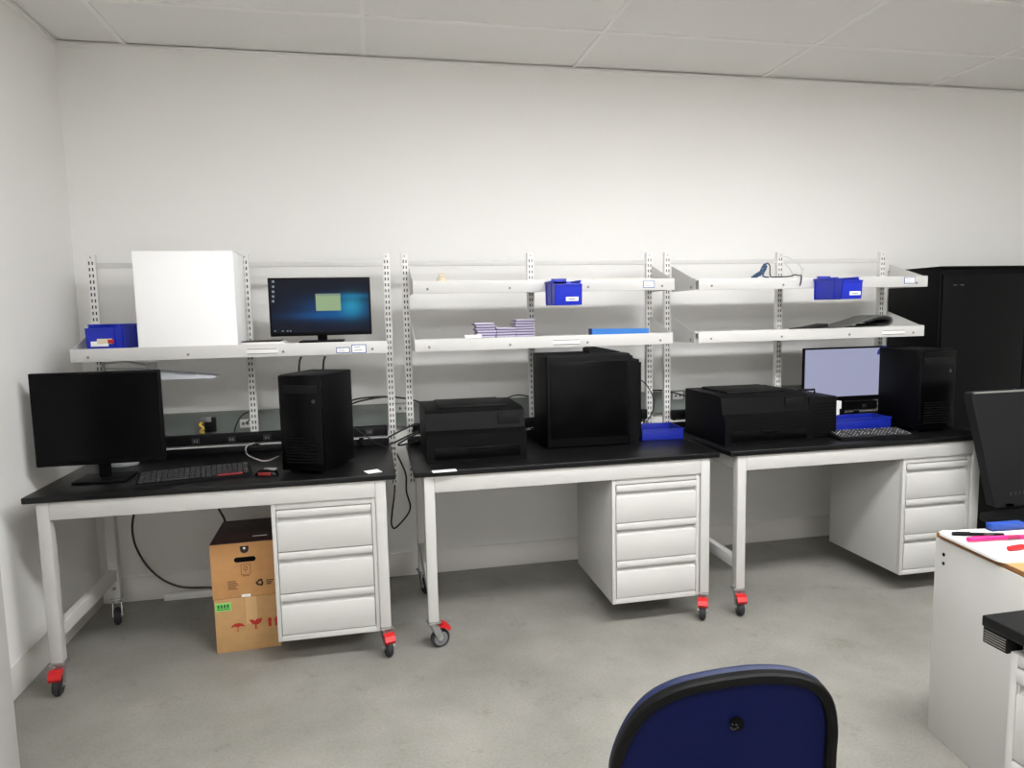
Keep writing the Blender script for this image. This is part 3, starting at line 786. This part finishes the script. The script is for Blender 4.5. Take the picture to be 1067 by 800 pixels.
mb.prism([(.006-.019, 0, .246), (.006+.019, 0, .246), (.006+.019, 0, .232)]+[(.006+.019*cos(a), 0, .230-.018*sin(a)) for a in [k*pi/8 for k in range(1, 8)]]+[(.006-.019, 0, .232)], (0, -.0015, 0), 'ink')
mb.cyl((.006, -.0022, .236), (.006, -.0012, .236), .006, 'plate', 14); mb.build('clasp', t)
mb = MB()
def f2(pts, m='ink'): mb.prism([(x, 0, z) for x, z in pts], (0, -.0013, 0), m)
def ring(cx, cz, r, wd, m, n=20, a0=0, a1=2*pi):
    pts = [(cx+r*cos(a0+(a1-a0)*k/n), cz+r*sin(a0+(a1-a0)*k/n)) for k in range(n+1)]+[(cx+(r-wd)*cos(a0+(a1-a0)*(n-k)/n), cz+(r-wd)*sin(a0+(a1-a0)*(n-k)/n)) for k in range(n+1)]
    f2(pts, m)
ring(.006, .139, .010, .003, 'inkbrown', a1=2*pi-.01); f2([(.0045, .129), (.0075, .129), (.0075, .120), (.0045, .120)], 'inkbrown')
for (x0, x1, z0, z1) in ((-.014, .028, .1565, .1585), (-.014, .028, .108, .110), (-.014, -.012, .108, .1585), (.026, .028, .108, .1585), (-.010, .022, .101, .104)):
    f2([(x0, z0), (x1, z0), (x1, z1), (x0, z1)], 'inkbrown')
# recycling triangle of three arrows
for k in range(3):
    a = pi/2+2*pi*k/3; c_, s_ = cos(a), sin(a)
    def rt(x, z): return (.066+x*c_-z*s_, .063+x*s_+z*c_)
    f2([rt(.016, -.006), rt(.016, .004), rt(.004, .015), rt(.007, .018), rt(-.006, .018), rt(-.004, .007), rt(-.001, .010), rt(.009, .0), rt(.009, -.006)])
for k in range(3):
    f2([(.095, .073-k*.009), (.128-.006*k, .073-k*.009), (.128-.006*k, .069-k*.009), (.095, .069-k*.009)])
for k in range(5): f2([(-.076, .082-k*.009), (-.040+.006*(k % 3), .082-k*.009), (-.040+.006*(k % 3), .0785-k*.009), (-.076, .0785-k*.009)], 'inkbrown')
mb.build('printed_symbols', t)
mb = MB(); mb.box(-.018, -.0018, .0005, .022, 0, .013, 'paper'); mb.build('paper_seal', t)

# ------------------------------------------------------------------ loose cables round the benches
G = 'black cables hanging round the benches'
cable('power_cable', 'black power cable looping down the wall under the left bench to the floor', [cpts([(143, 520), (138, 545), (140, 565), (150, 585), (163, 599), (178, 608), (195, 612), (222, 612)], -.06)+[Vector((.60, -.055, .03)), Vector((.68, -.05, .007))]], 'cable', .006, group=G)
cable('power_cable', 'short black cable dropping behind the brown carton with dark top', [cpts([(226, 524), (229, 532), (234, 541), (236, 552)], -.26)], 'cable', .006, group=G)
cable('monitor_cable', 'black cable hanging from the left shelf, left of two under the lit monitor', [cpts([(314, 371.5), (312, 378), (312, 395), (316, 440)], -.30)], 'cable', .005, group=G)
cable('monitor_cable', 'black cable hanging from the left shelf, right of two under the lit monitor', [cpts([(339, 371), (337, 378), (336.5, 395), (334, 440)], -.30)], 'cable', .005, group=G)
cable('hanging_cable', 'pair of black cables arching from the tower across to the middle bench', [cpts([(352, 432), (366, 421), (384, 416), (403, 413.5), (422, 415), (436, 418.5), (448, 423), (455, 432)], -.18), cpts([(352, 428), (366, 417.5), (384, 414), (402, 413)], -.17)], 'cable', .005, group=G)
cable('hanging_cable', 'black cable arching up to the upright at the middle bench', [cpts([(512, 426), (519, 420), (530, 414), (540, 411.5), (551, 413)], -.18)], 'cable', .004, group=G)
cable('hanging_cable', 'black cable curving in front of the upright beside the ridged equipment case', [cpts([(665, 395), (672, 399), (679, 410), (681.5, 420), (679, 431), (674, 441), (682, 445)], -.30)], 'cable', .0035, group=G)
cable('hanging_cable', 'black cable running along the raceway from the right rack', [cpts([(672, 407), (690, 406.5), (697, 408), (706, 410), (718, 414), (730, 420)], -.10)], 'cable', .0045, group=G)
cable('hanging_cable', 'long black cable looping below the gap between left and middle bench', [cpts([(412, 470), (418, 482), (423, 495), (423.5, 512), (427.5, 527), (424, 537), (412, 550), (408, 546), (408.5, 535), (411, 515), (411.5, 499), (411, 485)], -.17)], 'cable', .005, group=G)
cable('plugged_cables', 'tangle of black plugged cables bridging the gap to the middle bench', [cpts([(404, 456), (415, 450), (424, 445.5), (431, 443), (437, 442)], -.325), cpts([(404, 463), (413, 460), (425, 454), (436, 449)], -.335), cpts([(436, 451), (424, 457), (415, 463), (420, 463.5), (436, 459)], -.33)], 'cable', .005, group=G)
cable('thin_cable', 'thin black cable drooping across the left bench top behind the paper slip', [cpts([(366, 443), (378, 452), (392, 461), (404, 466), (411, 467)], -.34)], 'cable', .003, group=G)
p = at(270, 470, z=ZT1+.004)
cable('white_cable', 'white cable curled on the left bench beside the keyboard', [[at(265, 461.5, y=-.33), at(258.5, 463.5, y=-.36), at(256, 468, y=-.40)]+[at(u, v, z=ZT1+.0085) for u, v in ((258, 473.5), (264, 477), (273, 480), (281, 479.5), (290, 475.5))]], 'wcable', .004)
cable('hanging_cable', 'thin black cable arched in front of the left rack centre upright', [cpts([(244, 452), (246, 443), (252, 433), (261, 428), (266, 427)], -.20), cpts([(256, 441), (262, 437), (266, 443), (265, 452)], -.19)], 'cable', .0035, group=G)
# plug with yellow lead on the raceway
p = at(216, 440, y=-.06)
t = thing('plug_adapter', 'black and silver plug adapter with yellow lead at the raceway above the left bench', 'plug adapter', (p.x, -.072, .985))
mb = MB(); mb.box(-.005, -.03, -.035, .05, .0, .045, 'blk2', .004); mb.build('socket_plug', t)
mb = MB(); mb.box(-.02, -.034, .022, .03, -.0, .05, 'silver', .003); mb.build('cap', t)
mb = MB(); mb.tube([(-.01, -.02, .025), (-.03, -.03, .01), (-.012, -.034, -.01), (-.028, -.03, -.03), (-.01, -.03, -.035)], .007, 'yellow'); mb.build('lead', t)
# black plug by the ridged case
p = at(670, 432, y=-.30)
t = thing('power_plug', 'black power plug standing at the rear right of the middle bench', 'plug', (p.x, -.315, ZT1+.0007))
mb = MB(); mb.box(-.018, -.012, .075, .018, .014, .132, 'blk2', .004); mb.build('body', t)
mb = MB(); mb.cyl((0, 0, 0), (0, 0, .078), .006, 'cable', 10); mb.build('lead', t)
# white trunking lying along the foot of the wall
mb = MB(); mb.box(-.16, -.016, 0, .16, .016, .036, 'plate', .003)
tag(mb.build('cable_trunking', None, (.43, -.032, 0)), 'white length of cable trunking lying on the floor at the back wall beside the cartons', 'trunking')

# ------------------------------------------------------------------ tall black cabinet
t = thing('black_cabinet', 'tall black steel cabinet standing at the right end of the benches', 'cabinet', (4.885, -.46, 0))
cw, cd, ch = 1.25, .445, 1.787
mb = MB(); mb.box(0, .02, 0, cw, cd, ch, 'cab', .004); mb.build('body', t)
mb = MB(); mb.box(-.006, -.004, ch-.004, cw+.006, cd, ch+.006, 'cab', .003); mb.build('top_panel', t)
for k in range(2):
    x0 = .012+k*(cw-.02)/2; x1 = x0+(cw-.02)/2-.006
    mb = MB(); mb.box(x0, .004, .05, x1, .021, ch-.045, 'cab', .003)
    for q in range(2): mb.box(x0+.07+q*.05, .0015, ch-.11, x0+.095+q*.05, .0045, ch-.106, 'seam')
    dd = mb.build('door', t)
    hx = x1-.05 if k == 0 else x0+.05
    mb = MB(); mb.box(hx-.012, -.018, .88, hx+.012, .005, 1.02, 'chrome', .004); mb.build('handle', dd)

# ------------------------------------------------------------------ black high-backed chair beside the cabinet
YC = -1.12
P = [at(1013, 409, y=YC), at(1024, 467, y=YC), at(1036.5, 529, y=YC)]
xc = P[0].x+.27
t = thing('black_chair', 'black chair with tall tapering backrest beyond the cluttered white desk at the right edge', 'chair', (xc, YC, 0))
def loc2(p): return (p.x-xc, p.z)
a, b, c = loc2(P[0]), loc2(P[1]), loc2(P[2])
out = [(a[0]+.02, a[1]), (a[0]+.003, a[1]-.006), (a[0], a[1]-.025), (b[0], b[1]), (c[0]-.004, c[1]+.02), (c[0], c[1]+.004), (c[0]+.02, c[1])]
out = out+[(-x, z) for x, z in out[::-1]]
mb = MB(); mb.prism([(x, 0, z) for x, z in out], (0, .05, 0), 'seatgrey')
mb.build('backrest', t)
mb = MB(); mb.box(a[0]+.012, -.003, a[1]-.008, -a[0]-.012, .012, a[1]+.001, 'seam', .002); mb.build('top_sheen', t)  # sheen along the backrest's top edge, laid on as a grey strip
mb = MB()
for k in range(7): mb.box(c[0]+.09+k*.028, -.002, c[1]+.058+.0015*k, c[0]+.105+k*.028, .001, c[1]+.076+.0015*k, 'rubber')
mb.build('embossed_mark', t)
mb = MB(); mb.box(-.2, -.40, c[1]-.06, .2, .0, c[1]-.01, 'blk2', .02, 3); mb.build('seat', t)
mb = MB(); mb.box(-.03, .0, c[1]-.055, .03, .052, c[1]+.02, 'blk', .004); mb.build('back_bar', t)
mb = MB(); mb.cyl((0, -.2, .06), (0, -.2, c[1]-.055), .025, 'blk', 16); mb.build('column', t)
for k in range(5):
    an = 2*pi*k/5+.3; dx, dy = cos(an), sin(an)
    mb = MB(); mb.prism([(-.02, 0, .06), (.02, 0, .06), (.014, 0, .10), (-.014, 0, .10)], (0, .24, 0), 'blk', Matrix.Translation((0, -.2, 0)) @ Matrix.Rotation(an, 4, 'Z'))
    l = mb.build('base_leg', t)
    mb = MB(); q = Matrix.Translation((0, -.2, 0)) @ Matrix.Rotation(an, 4, 'Z') @ Vector((0, .225, .03)); q2 = Matrix.Rotation(an, 4, 'Z') @ Vector((.012, 0, 0))
    mb.cyl(q-q2, q+q2, .03, 'rubber', 16); mb.build('wheel', l)

# ------------------------------------------------------------------ cluttered white desk at the right
DZ = .735
t = thing('white_desk', 'white side-panelled desk with plywood top at the right, markers lying on it', 'desk', (3.425, -2.022, 0), R(-7.3))
# local: +x along the far edge to the right, -y towards the viewer
mb = MB(); mb.box(0, -.74, 0, .02, 0, DZ, 'white', .002); mb.build('side_panel', t)
mb = MB(); mb.box(.88, -.66, 0, .90, 0, DZ, 'white', .002); mb.build('side_panel', t)
mb = MB(); mb.box(.02, -.02, .15, .88, -.004, DZ, 'white', .002); mb.build('back_panel', t)
mb = MB(); mb.box(.004, -.655, DZ, .90, .0, DZ+.018, 'wood', .001); mb.box(.0025, -.655, DZ+.0005, .0045, -.0005, DZ+.0165, 'woodedge'); mb.build('desk_top', t)
for v in (585, 602.5):
    q = at(981.5, v, x=3.42); ly = -.045
    mb = MB(); zz = .735-(v-558)*.00185
    mb.cyl((-.0012, ly, zz), (.001, ly, zz), .0065, 'hole', 14); mb.build('screw_hole', t)
mb = MB()
pts = []
def rr(x0, y0, x1, y1, r):
    o = []
    for cx, cy, a in ((x1-r, y1-r, 0), (x0+r, y1-r, pi/2), (x0+r, y0+r, pi), (x1-r, y0+r, 3*pi/2)):
        for k in range(7): o.append((cx+r*cos(a+k*pi/12), cy+r*sin(a+k*pi/12)))
    return o
mb.prism([(x, y, DZ+.0185) for x, y in rr(-.014, -.318, .60, -.016, .03)], (0, 0, .009), 'board')
bo = mb.build('whiteboard_panel', None, (3.425, -2.022, 0), (0, 0, R(-7.3))); tag(bo, 'white round-cornered panel lying on the plywood desk top under the markers', 'panel')
ZB = DZ+.0280
def marker(name, label, pa, pb, r, body, capm, capfrac=.35, tip=None):
    a = at(*pa, z=ZB+r); b = at(*pb, z=ZB+r); d = b-a; L = d.length
    t = thing(name, label, 'marker', (a.x, a.y, ZB), math.atan2(d.y, d.x), 'markers lying on the white panel')
    mb = MB(); mb.cyl((L*capfrac, 0, r), (L, 0, r), r*.92, body, 16, bev=.0015); mb.build('barrel', t)
    mb = MB(); mb.cyl((0, 0, r), (L*capfrac, 0, r), r, capm, 16, r1=r, bev=.0015)
    mb.box(L*capfrac*.25, -.0015, 2*r-.001, L*capfrac*1.15, .0015, 2*r+.0012, capm); mb.build('cap', t)
    mb = MB(); mb.cyl((L*.6, 0, r), (L*.8, 0, r), r*.95, tip or body, 16); mb.build('sleeve_label', t)
marker('marker_pen', 'black marker lying at the back of the white panel', (992, 555.8), (1046, 557), .0065, 'blk', 'blk', .3, 'rubber')
marker('highlighter_pen', 'bright pink highlighter lying in front of the black marker', (1008, 562), (1075, 558.5), .0085, 'pink', 'pink', .3, 'magenta')
marker('marker_pen', 'red marker lying nearest the rounded corner of the white panel', (1051, 571.5), (1092, 566), .0085, 'red', 'red', .3, 'pink')
p = at(1034.5, 554.5, z=ZB)
t = thing('board_eraser', 'blue board eraser behind the markers on the white panel', 'eraser', (p.x+.068, p.y+.0, ZB), R(-4))
mb = MB(); mb.box(-.065, 0, .006, .065, .032, .026, 'blueeras', .003); mb.build('grip', t)
mb = MB(); mb.box(-.064, .001, 0, .064, .031, .0065, 'navy', .001); mb.build('felt', t)

# ------------------------------------------------------------------ black-topped bench in the right foreground
t = thing('side_bench', 'black topped bench with white drawers cut off at the right foreground', 'workbench', (2.814, -2.80, 0))
mb = MB(); mb.box(0, -1.1, ZT0, .76, 0, ZT1, 'top', .004, 3); mb.build('worktop', t)
mb = MB()
mb.box(.004, -.064, .792, .05, -.002, ZT0, 'blk2', .002)
for k in range(5):
    mb.box(.0034, -.060, .797+k*.006, .0045, -.006, .7995+k*.006, 'seam')
mb.build('vent_box', t)
mb = MB(); mb.box(.05, -1.08, .802, .08, -.066, ZT0, 'white', .003); mb.box(.70, -1.08, .752, .74, -.03, ZT0, 'white', .003); mb.build('frame', t)
for x, y in ((.64, -.06), (.64, -1.08), (.02, -1.08)):
    if True:
        mb = MB(); mb.box(x, y, 0, x+.045, y+.045, ZT0, 'white', .004); mb.build('leg', t)
pedestal(t, .066, .52, .012, .60, .10, .800, R(-90), (0, 0, 0))

# ------------------------------------------------------------------ navy chair in the foreground
PSI = R(-14)
c0 = at(752, 697, z=.93)
ex = Vector((cos(PSI), sin(PSI), 0)); en = Vector((-sin(PSI), cos(PSI), 0))      # en points away from the viewer
LEAN = R(8); up = Vector((0, 0, 1))*cos(LEAN) - en*sin(LEAN)
nrm = ex.cross(up)   # towards viewer side
def onplane(u, v):
    o = Vector((CX, CY, CZ)); d = FW+RR*((u-533.5)/FPX)-UU*((v-400)/FPX)
    k = (c0-o).dot(nrm)/d.dot(nrm); q = o+d*k-c0
    return q.dot(ex), q.dot(up)
base = Vector((c0.x, c0.y, 0))
t = thing('office_chair', 'chair with navy backrest and black rim seen from behind in the foreground', 'chair', base, PSI)
pix = [(634, 802), (637.5, 783), (645, 764), (657, 745), (676, 727), (703, 714), (735, 706.5), (770, 701), (800, 698.5), (828, 700), (848, 706), (860, 716), (867, 732), (869.5, 755), (868, 778), (866.5, 802)]
ol = [onplane(*q) for q in pix]
zmid = ol[0][1]
lowl = [(ol[0][0]+.004, zmid-.06), (ol[0][0]+.03, zmid-.13), (ol[0][0]+.09, zmid-.17), (ol[-1][0]-.09, zmid-.17), (ol[-1][0]-.03, zmid-.13), (ol[-1][0]-.004, zmid-.06)]
ol = ol + lowl[::-1]
def smooth_closed(P, sub=5):
    n = len(P); o = []
    V = [Vector(p) for p in P]
    for i in range(n):
        a, b, c, d = V[i-1], V[i], V[(i+1) % n], V[(i+2) % n]
        for k in range(sub):
            s_ = k/sub; o.append(.5*((2*b)+(c-a)*s_+(2*a-5*b+4*c-d)*s_*s_+(3*b-a-3*c+d)*s_**3))
    return o
ol = smooth_closed(ol)
cen = sum(ol, Vector((0, 0)))/len(ol)
def inset(o, d):
    n = len(o); r = []
    area = sum(o[i].x*o[(i+1) % n].y-o[(i+1) % n].x*o[i].y for i in range(n))
    sg = 1 if area > 0 else -1
    for i in range(n):
        e = (o[(i+1) % n]-o[i-1]).normalized(); nn = Vector((-e.y, e.x))*sg
        r.append(o[i]+nn*d)
    return r
xm = cen.x
def P3(q, out):      # chair-local point; out = distance towards the viewer; backrest bows round the sitter
    bow = .25*(q.x-xm)**2
    return Vector((q.x, sin(LEAN)*-1*q.y-out+ -bow, c0.z+cos(LEAN)*q.y))
def loft(loops, capm, m, cap0=True, cap1=True, name='x', parent=None):
    mb = MB(); bm = mb.bm; i = mb.mi(m); j_ = mb.mi(capm)
    rings = [[bm.verts.new(p) for p in L] for L in loops]
    for a, b in zip(rings, rings[1:]):
        n = len(a)
        for k in range(n):
            f = bm.faces.new((a[k], a[(k+1) % n], b[(k+1) % n], b[k])); f.material_index = i
    return mb, rings
# black rim band
prof = [(0.0, -.006), (.0, .008), (.003, .013), (.012, .016), (.019, .013), (.021, .006), (.021, -.006)]
loops = [[P3(q, o_) for q in inset(ol, d_)] for d_, o_ in prof]
mb, rg = loft(loops+[loops[0]], 'charrim', 'charrim'); mb.build('rim', t)
# navy shell inside the rim, gently domed
mb = MB(); bm = mb.bm; i = mb.mi('chairblue')
rings = []
for k, (f, o_) in enumerate([(1, .004), (.8, .006), (.6, .0075), (.4, .0085), (.2, .009)]):
    L = inset(ol, .0195); cc = cen
    rings.append([bm.verts.new(P3(cc+(q-cc)*f, o_)) for q in L])
for a, b in zip(rings, rings[1:]):
    n = len(a)
    for k in range(n): bm.faces.new((a[k], a[(k+1) % n], b[(k+1) % n], b[k])).material_index = i
bm.faces.new(rings[-1]).material_index = i
mb.build('back_shell', t)
# cushion on the sitter's side
loops = [[P3(q, o_) for q in inset(ol, d_)] for d_, o_ in [(.016, -.004), (.004, -.008), (.001, -.02), (.006, -.034), (.03, -.044)]]
mb, rg = loft(loops, 'chairedge', 'chairedge'); mb.bm.faces.new(rg[-1]).material_index = 0; mb.build('cushion', t)
kx, kz = onplane(766, 749.5); kp = P3(Vector((kx, kz)), .0)
n_ = Vector((0, -cos(LEAN), -sin(LEAN)*0))
mb = MB(); mb.cyl(kp+Vector((0, -.004, 0)), kp+Vector((0, -.016, 0)), .0125, 'hole', 24, bev=.002)
for k in range(6): mb.box(kp.x-.007+.0115*cos(k)*.5, kp.y-.0175, kp.z-.006+.011*sin(k*2)*.5, kp.x-.004+.0115*cos(k)*.5, kp.y-.0155, kp.z-.003+.011*sin(k*2)*.5, 'rubber')
mb.build('knob', t)
sz = c0.z-.42
mb = MB(); mb.box(cen.x-.10, .07, sz, cen.x+.16, .46, sz+.07, 'chairblue', .03, 4); mb.build('seat', t)
mb = MB(); mb.prism([(cen.x-.03, -.0, sz+.02), (cen.x-.03, -.01, c0.z-.25), (cen.x-.03, .008, c0.z-.25), (cen.x-.03, .015, sz-.005), (cen.x-.03, .28, sz-.005), (cen.x-.03, .28, sz-.012), (cen.x-.03, .0, sz-.012)], (.06, 0, 0), 'blk'); mb.build('back_bar', t)
mb = MB(); mb.cyl((cen.x, .28, .08), (cen.x, .28, sz-.012), .026, 'blk', 20); mb.build('column', t)
for k in range(5):
    an = 2*pi*k/5+.5
    mt = Matrix.Translation((cen.x, .28, 0)) @ Matrix.Rotation(an, 4, 'Z')
    mb = MB(); mb.prism([(-.022, 0, .07), (.022, 0, .07), (.014, 0, .11), (-.014, 0, .11)], (0, .27, 0), 'blk', mt); l = mb.build('base_leg', t)
    mb = MB(); q = mt @ Vector((0, .25, .032)); q2 = Matrix.Rotation(an, 4, 'Z') @ Vector((.012, 0, 0)); mb.cyl(q-q2, q+q2, .032, 'rubber', 18); mb.build('wheel', l)

# ------------------------------------------------------------------ tall white cupboard at the left edge
p = at(11, 690, y=-1.60)
t = thing('white_cupboard', 'tall white cupboard whose edge just shows at the far left', 'cupboard', (XL+.004, -1.60, 0))
w = p.x-XL-.004
mb = MB(); mb.box(0, -.50, 0, w-.018, 0, 2.0, 'white', .003); mb.build('body', t)
for k in range(2):
    mb = MB(); mb.box(w-.0175, -.498+k*.25, .05, w, -.25+k*.25-.002+(.0 if k else 0), 1.98, 'white', .003); d_ = mb.build('door', t)
    yy = -.28 if k == 0 else -.22
    mb = MB(); mb.box(w, yy-.006, .95, w+.014, yy+.006, 1.08, 'chrome', .003); mb.build('handle', d_)

# ------------------------------------------------------------------ world, colour
wd = bpy.data.worlds.new('room_world'); S.world = wd; wd.use_nodes = True
wd.node_tree.nodes['Background'].inputs[0].default_value = (.5, .5, .5, 1); wd.node_tree.nodes['Background'].inputs[1].default_value = .05
S.view_settings.view_transform = 'Standard'; S.view_settings.look = 'None'
S.view_settings.gamma = 1; S.view_settings.use_curve_mapping = False
S.view_settings.exposure = 0.0
S.cycles.max_bounces = 10; S.cycles.diffuse_bounces = 6; S.cycles.glossy_bounces = 4
S.cycles.use_denoising = True
